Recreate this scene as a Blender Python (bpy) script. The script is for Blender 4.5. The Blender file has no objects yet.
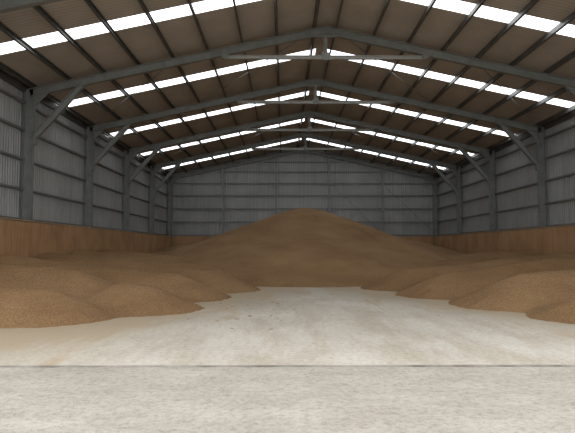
import bpy, math, numpy as np, random
from mathutils import Vector, noise
random.seed(4)
sc=bpy.context.scene
try:
    sc.view_settings.view_transform='Standard'
    sc.view_settings.look='None'
except Exception as e: print(e)

# ---------------- dimensions (metres) ----------------
XL,XR=-10.62,14.02; XM=1.7; Y0=8.4; BAY=7.05; NB=6; Y1=Y0+BAY*NB
RS=0.218
def zr(x): return 10.92-RS*abs(x-XM)
PLY=2.62

# ---------------- materials ----------------
def new(name):
    m=bpy.data.materials.new(name); m.use_nodes=True
    nt=m.node_tree; b=nt.nodes['Principled BSDF']; return m,nt,b
def N(nt,t,**k):
    n=nt.nodes.new(t)
    for a,v in k.items(): setattr(n,a,v)
    return n
def noise_n(nt,scale,detail=6,rough=.6,vec=None,mapscale=None):
    tc=N(nt,'ShaderNodeTexCoord'); mp=N(nt,'ShaderNodeMapping')
    nt.links.new(tc.outputs['Object'],mp.inputs['Vector'])
    if mapscale: mp.inputs['Scale'].default_value=mapscale
    n=N(nt,'ShaderNodeTexNoise'); n.inputs['Scale'].default_value=scale
    n.inputs['Detail'].default_value=detail; n.inputs['Roughness'].default_value=rough
    nt.links.new(mp.outputs[0],n.inputs['Vector']); return n
def ramp(nt,src,stops):
    r=N(nt,'ShaderNodeValToRGB'); e=r.color_ramp.elements
    while len(e)<len(stops): e.new(.5)
    for i,(p,c) in enumerate(stops):
        e[i].position=p; e[i].color=(*c,1)
    nt.links.new(src,r.inputs[0]); return r
def mix(nt,fac,a,b,mode='MIX'):
    m=N(nt,'ShaderNodeMix',data_type='RGBA',blend_type=mode)
    if isinstance(fac,(int,float)): m.inputs[0].default_value=fac
    else: nt.links.new(fac,m.inputs[0])
    for i,v in ((6,a),(7,b)):
        if isinstance(v,tuple): m.inputs[i].default_value=(*v,1)
        else: nt.links.new(v,m.inputs[i])
    return m.outputs[2]
def bump(nt,b,src,s,d=.05):
    bp=N(nt,'ShaderNodeBump'); bp.inputs['Strength'].default_value=s; bp.inputs['Distance'].default_value=d
    nt.links.new(src,bp.inputs['Height']); nt.links.new(bp.outputs[0],b.inputs['Normal'])

def steel(name,c1,c2,metal=.35,rough=.5):
    m,nt,b=new(name); n=noise_n(nt,3.0)
    r=ramp(nt,n.outputs[0],[(.3,c1),(.7,c2)]); nt.links.new(r.outputs[0],b.inputs['Base Color'])
    b.inputs['Metallic'].default_value=metal; b.inputs['Roughness'].default_value=rough; return m
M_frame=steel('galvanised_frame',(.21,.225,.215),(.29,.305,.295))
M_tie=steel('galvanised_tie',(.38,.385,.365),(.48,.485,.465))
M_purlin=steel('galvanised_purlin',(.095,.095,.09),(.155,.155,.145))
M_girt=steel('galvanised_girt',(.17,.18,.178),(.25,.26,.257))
# cladding
m,nt,b=new('corrugated_cladding'); M_clad=m
n1=noise_n(nt,.5,4); n2=noise_n(nt,1.0,3,mapscale=(6,6,.15))
r=ramp(nt,n1.outputs[0],[(.3,(.335,.347,.345)),(.7,(.435,.447,.445))])
r2=ramp(nt,n2.outputs[0],[(.35,(.8,.8,.8)),(.65,(1,1,1))])
nt.links.new(mix(nt,.8,r.outputs[0],r2.outputs[0],'MULTIPLY'),b.inputs['Base Color'])
b.inputs['Metallic'].default_value=.3; b.inputs['Roughness'].default_value=.45
# roof underlay
m,nt,b=new('roof_underlay_netting'); M_roof=m
n1=noise_n(nt,.6,5); r=ramp(nt,n1.outputs[0],[(.3,(.44,.40,.35)),(.7,(.56,.515,.46))])
tc=N(nt,'ShaderNodeTexCoord'); w=N(nt,'ShaderNodeTexWave',bands_direction='Y'); w.inputs['Scale'].default_value=1.7
w.inputs['Distortion'].default_value=.2; w.inputs['Detail Scale'].default_value=.5
nt.links.new(tc.outputs['Object'],w.inputs['Vector'])
rw=ramp(nt,w.outputs[0],[(.0,(.72,.71,.70)),(.35,(1,1,1)),(.93,(1,1,1)),(1,(1.0,1.0,1.0))])
nt.links.new(mix(nt,.7,r.outputs[0],rw.outputs[0],'MULTIPLY'),b.inputs['Base Color'])
b.inputs['Roughness'].default_value=.9
# skylight
m,nt,b=new('translucent_sheet'); M_sky=m
b.inputs['Base Color'].default_value=(.85,.9,.95,1)
b.inputs['Emission Color'].default_value=(.94,.975,1,1); b.inputs['Emission Strength'].default_value=2.9
# plywood
m,nt,b=new('plywood'); M_ply=m
n1=noise_n(nt,.7,6); n2=noise_n(nt,4,6,mapscale=(1,1,.12)); 
r=ramp(nt,n1.outputs[0],[(.25,(.37,.205,.098)),(.5,(.50,.295,.148)),(.75,(.58,.365,.20))])
r2=ramp(nt,n2.outputs[0],[(.3,(.66,.64,.62)),(.7,(1,1,1))])
nt.links.new(mix(nt,.7,r.outputs[0],r2.outputs[0],'MULTIPLY'),b.inputs['Base Color'])
b.inputs['Roughness'].default_value=.65
m,nt,b=new('timber_rail'); M_rail=m
n1=noise_n(nt,3,5); r=ramp(nt,n1.outputs[0],[(.3,(.34,.23,.13)),(.7,(.50,.36,.23))]); nt.links.new(r.outputs[0],b.inputs['Base Color'])
# grain
m,nt,b=new('grain'); M_grain=m
n1=noise_n(nt,.45,5,.55); n2=noise_n(nt,24,7,.9); n3=noise_n(nt,3,7,.75); n4=noise_n(nt,.35,5,.6,mapscale=(1,1,5))
r=ramp(nt,n1.outputs[0],[(.25,(.285,.170,.085)),(.5,(.355,.222,.116)),(.75,(.425,.278,.152))])
r2=ramp(nt,n2.outputs[0],[(.36,(.40,.385,.36)),(.64,(1.38,1.36,1.33))])
r4=ramp(nt,n4.outputs[0],[(.35,(.86,.84,.82)),(.65,(1.08,1.08,1.08))])
c=mix(nt,.9,r.outputs[0],r2.outputs[0],'MULTIPLY'); c=mix(nt,.8,c,r4.outputs[0],'MULTIPLY')
nt.links.new(c,b.inputs['Base Color'])
b.inputs['Roughness'].default_value=.95; b.inputs['Specular IOR Level'].default_value=.2
a=N(nt,'ShaderNodeMath',operation='ADD'); nt.links.new(n2.outputs[0],a.inputs[0]); nt.links.new(n3.outputs[0],a.inputs[1])
bump(nt,b,a.outputs[0],.55,.08)
# concrete floor
m,nt,b=new('dusty_concrete'); M_floor=m
n1=noise_n(nt,.35,7,.65); n2=noise_n(nt,11,8,.85); n3=noise_n(nt,.8,6,.7,mapscale=(1.6,.35,1)); 
r=ramp(nt,n1.outputs[0],[(.3,(.54,.50,.43)),(.5,(.635,.60,.53)),(.7,(.70,.67,.61))])
r2=ramp(nt,n2.outputs[0],[(.36,(.56,.54,.51)),(.53,(1,1,1))])
r3=ramp(nt,n3.outputs[0],[(.40,(.78,.73,.65)),(.55,(1,1,1))])
c=mix(nt,.75,r.outputs[0],r2.outputs[0],'MULTIPLY'); c=mix(nt,.7,c,r3.outputs[0],'MULTIPLY')
tc=N(nt,'ShaderNodeTexCoord'); sx=N(nt,'ShaderNodeSeparateXYZ'); nt.links.new(tc.outputs['Object'],sx.inputs[0])
def mth(op,a_,b_=None):
    q=N(nt,'ShaderNodeMath',operation=op)
    for i,v in enumerate((a_,b_)):
        if v is None: continue
        if isinstance(v,(int,float)): q.inputs[i].default_value=v
        else: nt.links.new(v,q.inputs[i])
    return q.outputs[0]
ax=mth('ABSOLUTE',mth('SUBTRACT',sx.outputs[0],1.3))
e=mth('ADD',mth('MULTIPLY',ax,.16),mth('MULTIPLY',mth('SUBTRACT',sx.outputs[1],8),.06))
e=mth('ADD',e,mth('MULTIPLY',mth('SUBTRACT',n3.outputs[0],.5),1.6))
rd=ramp(nt,e,[(.68,(0,0,0)),(1.0,(.85,.85,.85))]); rd.color_ramp.interpolation='EASE'
c=mix(nt,rd.outputs[0],c,(.46,.36,.24))
nt.links.new(c,b.inputs['Base Color']); b.inputs['Roughness'].default_value=.85; bump(nt,b,n2.outputs[0],.3,.02)
# gravel apron
m,nt,b=new('crushed_limestone'); M_grav=m
n1=noise_n(nt,.7,8,.75); n2=noise_n(nt,12,8,.85); v=N(nt,'ShaderNodeTexVoronoi'); v.inputs['Scale'].default_value=26
n5=noise_n(nt,1.2,7,.7,mapscale=(.8,1.4,1))
tc=N(nt,'ShaderNodeTexCoord'); nt.links.new(tc.outputs['Object'],v.inputs['Vector'])
r=ramp(nt,n1.outputs[0],[(.3,(.43,.40,.35)),(.65,(.545,.515,.46))])
r2=ramp(nt,n2.outputs[0],[(.36,(.50,.48,.45)),(.53,(1.04,1.04,1.04))])
r5=ramp(nt,n5.outputs[0],[(.38,(.82,.81,.79)),(.58,(1.0,1.0,1.0))])
c=mix(nt,.75,r.outputs[0],r2.outputs[0],'MULTIPLY'); c=mix(nt,.8,c,r5.outputs[0],'MULTIPLY')
nt.links.new(c,b.inputs['Base Color'])
b.inputs['Roughness'].default_value=.9
a=N(nt,'ShaderNodeMath',operation='ADD'); nt.links.new(n2.outputs[0],a.inputs[0]); nt.links.new(v.outputs[0],a.inputs[1]); bump(nt,b,a.outputs[0],.4,.02)
m,nt,b=new('threshold_concrete'); M_thr=m
n1=noise_n(nt,2.5,6); r=ramp(nt,n1.outputs[0],[(.35,(.20,.18,.155)),(.65,(.46,.43,.39))]); nt.links.new(r.outputs[0],b.inputs['Base Color'])
b.inputs['Roughness'].default_value=.9

# ---------------- mesh builder ----------------
class MB:
    def __init__(s): s.v=[]; s.f=[]; s.mi=[]
    def add(s,vs,fs,mi=0):
        o=len(s.v); s.v+= [tuple(p) for p in vs]; s.f+=[tuple(i+o for i in f) for f in fs]; s.mi+=[mi]*len(fs)
    def box(s,x0,x1,y0,y1,z0,z1,mi=0):
        vs=[(x,y,z) for x in(x0,x1) for y in(y0,y1) for z in(z0,z1)]
        s.add(vs,[(0,1,3,2),(4,6,7,5),(0,4,5,1),(2,3,7,6),(0,2,6,4),(1,5,7,3)],mi)
    def ext(s,prof,a,b,u,w,mi=0):
        a=Vector(a); b=Vector(b); n=len(prof)
        vs=[a+u*p+w*q for p,q in prof]+[b+u*p+w*q for p,q in prof]
        fs=[(i,(i+1)%n,n+(i+1)%n,n+i) for i in range(n)]+[tuple(range(n))[::-1],tuple(range(n,2*n))]
        s.add(vs,fs,mi)
    def beam(s,a,b,side,kind,h,wd,t=.015,mi=0):
        d=(Vector(b)-Vector(a)).normalized(); u=Vector(side).normalized(); w=d.cross(u).normalized()
        if w.z<0 or (abs(w.z)<1e-4 and w.x<0): w=-w
        H=h/2; B=wd/2
        if kind=='I': p=[(-B,-H),(B,-H),(B,-H+t),(t/2,-H+t),(t/2,H-t),(B,H-t),(B,H),(-B,H),(-B,H-t),(-t/2,H-t),(-t/2,-H+t),(-B,-H+t)]
        elif kind=='C': p=[(-B,-H),(B,-H),(B,-H+.03),(B-t,-H+.03),(B-t,-H+t),(-B+t,-H+t),(-B+t,H-t),(B-t,H-t),(B-t,H-.03),(B,H-.03),(B,H),(-B,H)]
        else: p=[(-B,-H),(B,-H),(B,H),(-B,H)]
        s.ext(p,a,b,u,w,mi)
    def pipe(s,a,b,r,n=10,mi=0):
        d=(Vector(b)-Vector(a)).normalized(); u=d.orthogonal().normalized(); w=d.cross(u)
        s.ext([(r*math.cos(2*math.pi*i/n),r*math.sin(2*math.pi*i/n)) for i in range(n)],a,b,u,w,mi)
    def obj(s,name,mats,smooth=False):
        me=bpy.data.meshes.new(name); me.from_pydata(s.v,[],s.f); me.validate()
        ob=bpy.data.objects.new(name,me); sc.collection.objects.link(ob)
        if not isinstance(mats,list): mats=[mats]
        for m in mats: me.materials.append(m)
        for p,i in zip(me.polygons,s.mi): p.material_index=i; p.use_smooth=smooth
        import bmesh
        bm=bmesh.new(); bm.from_mesh(me); bmesh.ops.recalc_face_normals(bm,faces=bm.faces); bm.to_mesh(me); bm.free()
        return ob

# ---------------- ground, floor ----------------
g=MB(); g.box(-45,45,-30,7.66,-.3,-.006); g.box(-45,XL-.15,7.66,70,-.3,-.006); g.box(XR+.15,45,7.66,70,-.3,-.006); g.obj('ground',M_grav)
g=MB(); g.box(XL-.15,XR+.15,7.74,Y1+.3,-.3,0); g.obj('floor',M_floor)
g=MB(); n=200
xs=[XL-.15+(XR-XL+.3)*i/n for i in range(n+1)]
def strip(yb,th,amp,seed,gap):
    for i in range(n):
        if gap and noise.noise(Vector((xs[i]*.6,seed,1)))<gap: continue
        jj=[noise.noise(Vector((xs[i+q]*1.7,seed,0)))*amp for q in(0,1)]
        a,b_=xs[i],xs[i+1]; y0=yb+jj[0];y1=yb+jj[1]; z=.006
        g.add([(a,y0,-.02),(b_,y1,-.02),(b_,yb+th,-.02),(a,yb+th,-.02),(a,y0,z),(b_,y1,z),(b_,yb+th,z),(a,yb+th,z)],[(4,5,6,7),(0,1,5,4),(3,2,6,7)])
strip(7.69,.05,.045,0,None)
g.obj('door_threshold',M_thr)

# ---------------- cladding walls ----------------
def corr(s,a,b,z0,ztop,nrm,pitch=.2,dep=.03):
    a=Vector((*a,0)); b=Vector((*b,0)); L=(b-a).length; d=(b-a).normalized(); nn=Vector(nrm)
    pts=[]; k=int(L/pitch)
    for i in range(k):
        for t,o in((0,0),(.55,0),(.68,1),(.87,1)):
            pts.append(a+d*(i+t)*pitch+nn*dep*o)
    pts.append(b)
    vs=[]; fs=[]
    for p in pts:
        vs.append((p.x,p.y,z0)); vs.append((p.x,p.y,ztop(p.x)))
    for i in range(len(pts)-1): fs.append((2*i,2*i+2,2*i+3,2*i+1))
    s.add(vs,fs)
g=MB(); corr(g,(XL,Y0),(XL,Y1),0,lambda x:zr(XL),(1,0,0)); g.box(XL-.08,XL-.04,Y0,Y1,0,zr(XL)); g.obj('wall_left',M_clad)
g=MB(); corr(g,(XR,Y0),(XR,Y1),0,lambda x:zr(XR),(-1,0,0)); g.box(XR+.04,XR+.08,Y0,Y1,0,zr(XR)); g.obj('wall_right',M_clad)
g=MB(); corr(g,(XL,Y1),(XR,Y1),0,lambda x:zr(x)-.02,(0,-1,0)); 
g.add([(XL,Y1+.06,0),(XR,Y1+.06,0),(XR,Y1+.06,zr(XR)),(XM,Y1+.06,zr(XM)),(XL,Y1+.06,zr(XL))],[(0,1,2,3,4)]); g.obj('wall_back',M_clad)
g=MB(); corr(g,(XL,Y0-.15),(XR,Y0-.15),7.9,lambda x:zr(x)-.02,(0,-1,0)); g.obj('wall_front',M_clad)

# ---------------- roof ----------------
sky=[Y0+BAY*(i+.5) for i in range(NB)]; SW=.43
ys=[Y0-.2]
for c in sky: ys+=[c-SW,c+SW]
ys.append(Y1+.2)
def slab(g,xa,xb,y0,y1,t=.04,dz=0):
    za,zb=zr(xa)+dz,zr(xb)+dz
    vs=[(xa,y0,za),(xb,y0,zb),(xb,y1,zb),(xa,y1,za),(xa,y0,za+t),(xb,y0,zb+t),(xb,y1,zb+t),(xa,y1,za+t)]
    g.add(vs,[(0,1,2,3),(4,5,6,7),(0,1,5,4),(1,2,6,5),(2,3,7,6),(3,0,4,7)])
g=MB()
for i in range(0,len(ys),2):
    slab(g,XL-.2,XM,ys[i],ys[i+1]); slab(g,XM,XR+.2,ys[i],ys[i+1])
for c in sky: slab(g,XM-.22,XM+0,c-SW,c+SW); slab(g,XM,XM+.22,c-SW,c+SW)
g.obj('ceiling',M_roof)
k=0
for c in sky:
    k+=1; g=MB(); slab(g,XL-.15,XM-.22,c-SW,c+SW,.012,.01); slab(g,XM+.22,XR+.15,c-SW,c+SW,.012,.01); g.obj('window_%d'%k,M_sky)
# purlins
g=MB(); offs=[.45]+[2.0+1.42*i for i in range(8)]
for sgn in(-1,1):
    for o in offs:
        x=XM+sgn*o
        if x<XL+.05 or x>XR-.05: continue
        u=Vector((1,0,-sgn*RS)).normalized(); 
        z=zr(x)-.125
        g.beam((x,Y0-.1,z),(x,Y1-.02,z),u,'C',.23,.08,.012)
g.box(XL+.03,XL+.15,Y0,Y1-.04,zr(XL)-.32,zr(XL)-.03); g.box(XR-.15,XR-.03,Y0,Y1-.04,zr(XR)-.32,zr(XR)-.03)
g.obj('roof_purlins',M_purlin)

# ---------------- portal frames ----------------
RC=.41
for i in range(NB+1):
    y=Y0+BAY*i
    if i==NB: y-=.22
    g=MB(); cl=XL+.30; cr=XR-.30
    for cx in(cl,cr):
        g.beam((cx,y,0),(cx,y,zr(cx)-RC+.16),(0,1,0),'I',.40,.20,.03)
        g.box(cx-.3,cx+.3,y-.17,y+.17,0,.03)
        sg=1 if cx<XM else -1
        g.add([(cx-sg*.2,y-.012,zr(cx)-RC-.55),(cx+sg*.2,y-.012,zr(cx)-RC-.55),(cx+sg*.75,y-.012,zr(cx+sg*.75)-RC-.18),(cx+sg*.75,y-.012,zr(cx+sg*.75)-RC+.18),(cx-sg*.2,y-.012,zr(cx-sg*.2)-RC+.18),
               (cx-sg*.2,y+.012,zr(cx)-RC-.55),(cx+sg*.2,y+.012,zr(cx)-RC-.55),(cx+sg*.75,y+.012,zr(cx+sg*.75)-RC-.18),(cx+sg*.75,y+.012,zr(cx+sg*.75)-RC+.18),(cx-sg*.2,y+.012,zr(cx-sg*.2)-RC+.18)],
              [(0,1,2,3,4),(5,6,7,8,9),(0,1,6,5),(1,2,7,6),(2,3,8,7)])
        g.beam((cx,y,zr(cx)-RC),(XM,y,zr(XM)-RC),(0,1,0),'I',.32,.20,.03)
        if i<NB:
            xb=cx+sg*2.15
            g.beam((cx+sg*.12,y,5.95),(xb,y,zr(xb)-RC-.08),(0,1,0),'I',.24,.16,.025)
            g.box(min(cx+sg*.1,cx+sg*.3),max(cx+sg*.1,cx+sg*.3),y-.1,y+.1,5.75,6.1)
    zz=zr(XM)-RC
    g.ext([(-.55,-.27),(0,-.30),(.55,-.27),(.55,.04),(0,.15),(-.55,.04)],(XM,y-.03,zz),(XM,y+.03,zz),Vector((1,0,0)),Vector((0,0,1)))
    if i<NB:
        g.beam((XM-4.15,y,9.38),(XM+4.15,y,9.38),(0,1,0),'I',.15,.14,.02,1)
        g.beam((XM,y,9.38),(XM,y,zz),(0,1,0),'R',.13,.10)
        g.box(XM-.16,XM+.16,y-.09,y-.03,9.26,9.57)
        for sg in(-1,1):
            xa=XM+sg*4.1; g.box(xa-.14,xa+.14,y-.09,y+.09,9.32,zr(xa)-RC-.1)
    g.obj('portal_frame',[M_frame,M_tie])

# ---------------- girts ----------------
g=MB(); gz=[2.75,3.95,5.15,6.35,7.45]
for i in range(NB):
    a=Y0+BAY*i+.11; b_=a+BAY-.22
    if i==NB-1: b_-=.25
    for z in gz:
        g.beam((XL+.13,a,z),(XL+.13,b_,z),(0,0,1),'C',.17,.08,.012)
        g.beam((XR-.13,a,z),(XR-.13,b_,z),(0,0,1),'C',.17,.08,.012)
for z in gz+[8.5,9.4]:
    xa,xb=XL+.5,XR-.5
    if z>7.8:
        h=(zr(XM)-.75-z)/RS; xa,xb=XM-h,XM+h
    g.beam((xa,Y1-.12,z),(xb,Y1-.12,z),(0,0,1),'C',.15,.08,.012)
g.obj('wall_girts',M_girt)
g=MB()
for j in range(1,5):
    x=XL+.3+(XR-XL-.6)*j/5
    g.beam((x,Y1-.34,0),(x,Y1-.34,zr(x)-.6),(1,0,0),'I',.22,.16,.02)
xa=XL+.3+(XR-XL-.6)*3/5; xb=XR-.4
g.pipe((xa+.1,Y1-.5,7.4),(xb-4.6,Y1-.5,2.7),.03); g.pipe((xb-4.6,Y1-.5,7.2),(xb,Y1-.5,2.9),.03)
g.obj('wall_mullions',M_frame)
g=MB()
for i in(0,2,4):
    a=Y0+BAY*i
    for sg in(-1,1):
        p=[(XM+sg*o,zr(XM+sg*o)-.27) for o in(.5,6.2,11.8)]
        for q in range(2):
            (x0,z0),(x1,z1)=p[q],p[q+1]
            g.pipe((x0,a+.12,z0),(x1,a+BAY-.12,z1),.016,6)
g.obj('bracing_rods',M_frame)

# ---------------- plywood lining ----------------
def ply(name,along,face,a,b,sgn):
    g=MB(); p=a; k=0
    while p<b-.05:
        q=min(p+2.4,b); o=random.uniform(0,.012); top=PLY+random.uniform(-.015,.015)
        f0,f1=sorted((face+sgn*o,face+sgn*(o+.03)))
        if along=='y': g.box(f0,f1,p+.014,q-.014,0,top)
        else: g.box(p+.014,q-.014,f0,f1,0,top)
        f0,f1=sorted((face-sgn*.005,face-sgn*.1))
        for r_ in (p,p+1.2):
            if along=='y': g.box(f0,f1,r_,r_+.09,0,PLY-.04,1)
            else: g.box(r_,r_+.09,f0,f1,0,PLY-.04,1)
        p=q
    f0,f1=sorted((face-sgn*.09,face+sgn*.05))
    if along=='y': g.box(f0,f1,a,b,PLY+.018,PLY+.06,1)
    else: g.box(a,b,f0,f1,PLY+.018,PLY+.06,1)
    return g.obj(name,[M_ply,M_rail])
ply('plywood_lining','y',XL+.60,Y0+.2,Y1-.8,1)
ply('plywood_lining','y',XR-.60,Y0+.2,Y1-.8,-1)
ply('plywood_lining','x',Y1-.66,XL+.7,XR-.7,-1)

# ---------------- grain ----------------
def field(name,cones,x0,x1,y0,y1,res,k=5,rough=.05,wob=.10):
    xs=np.arange(x0,x1+1e-6,res); ys_=np.arange(y0,y1+1e-6,res)
    X,Y=np.meshgrid(xs,ys_)
    wx=np.zeros_like(X); nz=np.zeros_like(X)
    for j in range(X.shape[0]):
        for i in range(X.shape[1]):
            p=Vector((X[j,i]*.4,Y[j,i]*.4,3.3)); wx[j,i]=noise.noise(p)
            nz[j,i]=noise.fractal(Vector((X[j,i]*1.3,Y[j,i]*1.3,9.1)),.6,2.1,5)
    S=np.zeros_like(X)
    for cn in cones:
        (ax,ay,ah),(bx,by,bh),s,c=cn
        dx,dy=bx-ax,by-ay; L2=dx*dx+dy*dy+1e-9
        t=np.clip(((X-ax)*dx+(Y-ay)*dy)/L2,0,1)
        H=ah+(bh-ah)*t
        ex=X-ax-t*dx; ey=Y-ay-t*dy
        r=np.sqrt(ex**2+ey**2)*(1+.05*wx)
        # radial slump gullies, fading at the crest
        th=np.arctan2(ey,ex)
        gul=.012*np.minimum(r,4)*np.sin(th*17+5*wx)*np.sin(th*7+1.3)
        S+=np.exp(np.clip(k*(H+gul-s*(np.sqrt(r*r+c*c)-c)),-60,60))
    h=np.log(S+1e-9)/k
    h=np.where(h<.25,h*.75+.0625*np.clip(h/.25,-1,1),h)
    h=h-.06+wob*wx+rough*nz
    h=np.maximum(h,-.08)
    idx={}; vs=[]; fs=[]
    keep=h>-.05
    ny,nx=h.shape
    def vid(j,i):
        if (j,i) not in idx: idx[(j,i)]=len(vs); vs.append((X[j,i],Y[j,i],h[j,i]))
        return idx[(j,i)]
    for j in range(ny-1):
        for i in range(nx-1):
            if keep[j,i] or keep[j+1,i] or keep[j,i+1] or keep[j+1,i+1]:
                fs.append((vid(j,i),vid(j,i+1),vid(j+1,i+1),vid(j+1,i)))
    me=bpy.data.meshes.new(name); me.from_pydata(vs,[],fs); me.materials.append(M_grain)
    for p in me.polygons: p.use_smooth=True
    ob=bpy.data.objects.new(name,me); sc.collection.objects.link(ob); return ob
C=lambda x,y,h,s,c:((x,y,h),(x+.01,y,h),s,c)
main=[((1.15,34.5,4.14),(1.45,34.5,4.13),.375,.6),C(-5.5,39.5,2.0,.34,1),C(9.0,40,2.2,.34,1),C(-8,44,1.9,.3,1),C(11,44,1.9,.3,1)]
field('grain_pile',main,XL+.75,XR-.75,20,Y1-.85,.14,k=5,rough=.03,wob=.07)
L=[((-9.6,12.6,.90),(-5.6,13.0,.72)),((-9.6,16.2,1.3),(-6.0,16.0,1.02)),((-4.3,15.1,.74),(-3.7,14.8,.66)),
   ((-9.6,19.6,1.42),(-3.6,18.2,.80)),((-9.6,23,1.5),(-2.7,21.4,.75)),((-9.6,26.6,1.58),(-3.6,25.2,.95)),((-9.6,30,1.6),(-5.0,29,1.2))]
field('grain_pile',[(a,b,.46,.3) for a,b in L],XL+.75,1,10,35,.09,k=12,rough=.035,wob=.07)
R=[((12.8,13.6,1.05),(7.3,12.9,.72)),((12.8,17.6,1.38),(6.7,15.8,.9)),((12.8,21.6,1.5),(5.7,19.1,.85)),((12.8,25.4,1.5),(4.7,22.3,.75)),((12.8,29.2,1.5),(4.8,25.8,.8)),((12.8,32.8,1.5),(7.0,30.0,1.1))]
field('grain_pile',[(a,b,.47,.22) for a,b in R],1.0,XR-.75,10,36,.09,k=13,rough=.035,wob=.07)
g=MB()
for q in range(30):
    x=random.gauss(-.7,.7); y=random.gauss(13.6,1.5)
    r_=random.uniform(.012,.035); n=7; ph=random.random()*6
    vs=[(x+r_*random.uniform(.7,1.6)*math.cos(ph+2*math.pi*i/n)*1.5,y+r_*random.uniform(.7,1.4)*math.sin(ph+2*math.pi*i/n)*1.5,0) for i in range(n)]+[(x,y,r_*.4)]
    g.add(vs,[(i,(i+1)%n,n) for i in range(n)])
g.obj('spilled_grain',M_grain)

# ---------------- light ----------------
w=bpy.data.worlds.new('World'); sc.world=w; w.use_nodes=True
bg=w.node_tree.nodes['Background']; bg.inputs[0].default_value=(.995,.99,.985,1); bg.inputs[1].default_value=2.05

# ---------------- camera ----------------
cd=bpy.data.cameras.new('camera'); cam=bpy.data.objects.new('camera',cd); sc.collection.objects.link(cam)
cd.sensor_width=36; cd.lens=35.06; cd.clip_end=300
cam.location=(0,0,1.6); cam.rotation_euler=(math.radians(90+3.22),0,math.radians(-.36)); sc.camera=cam
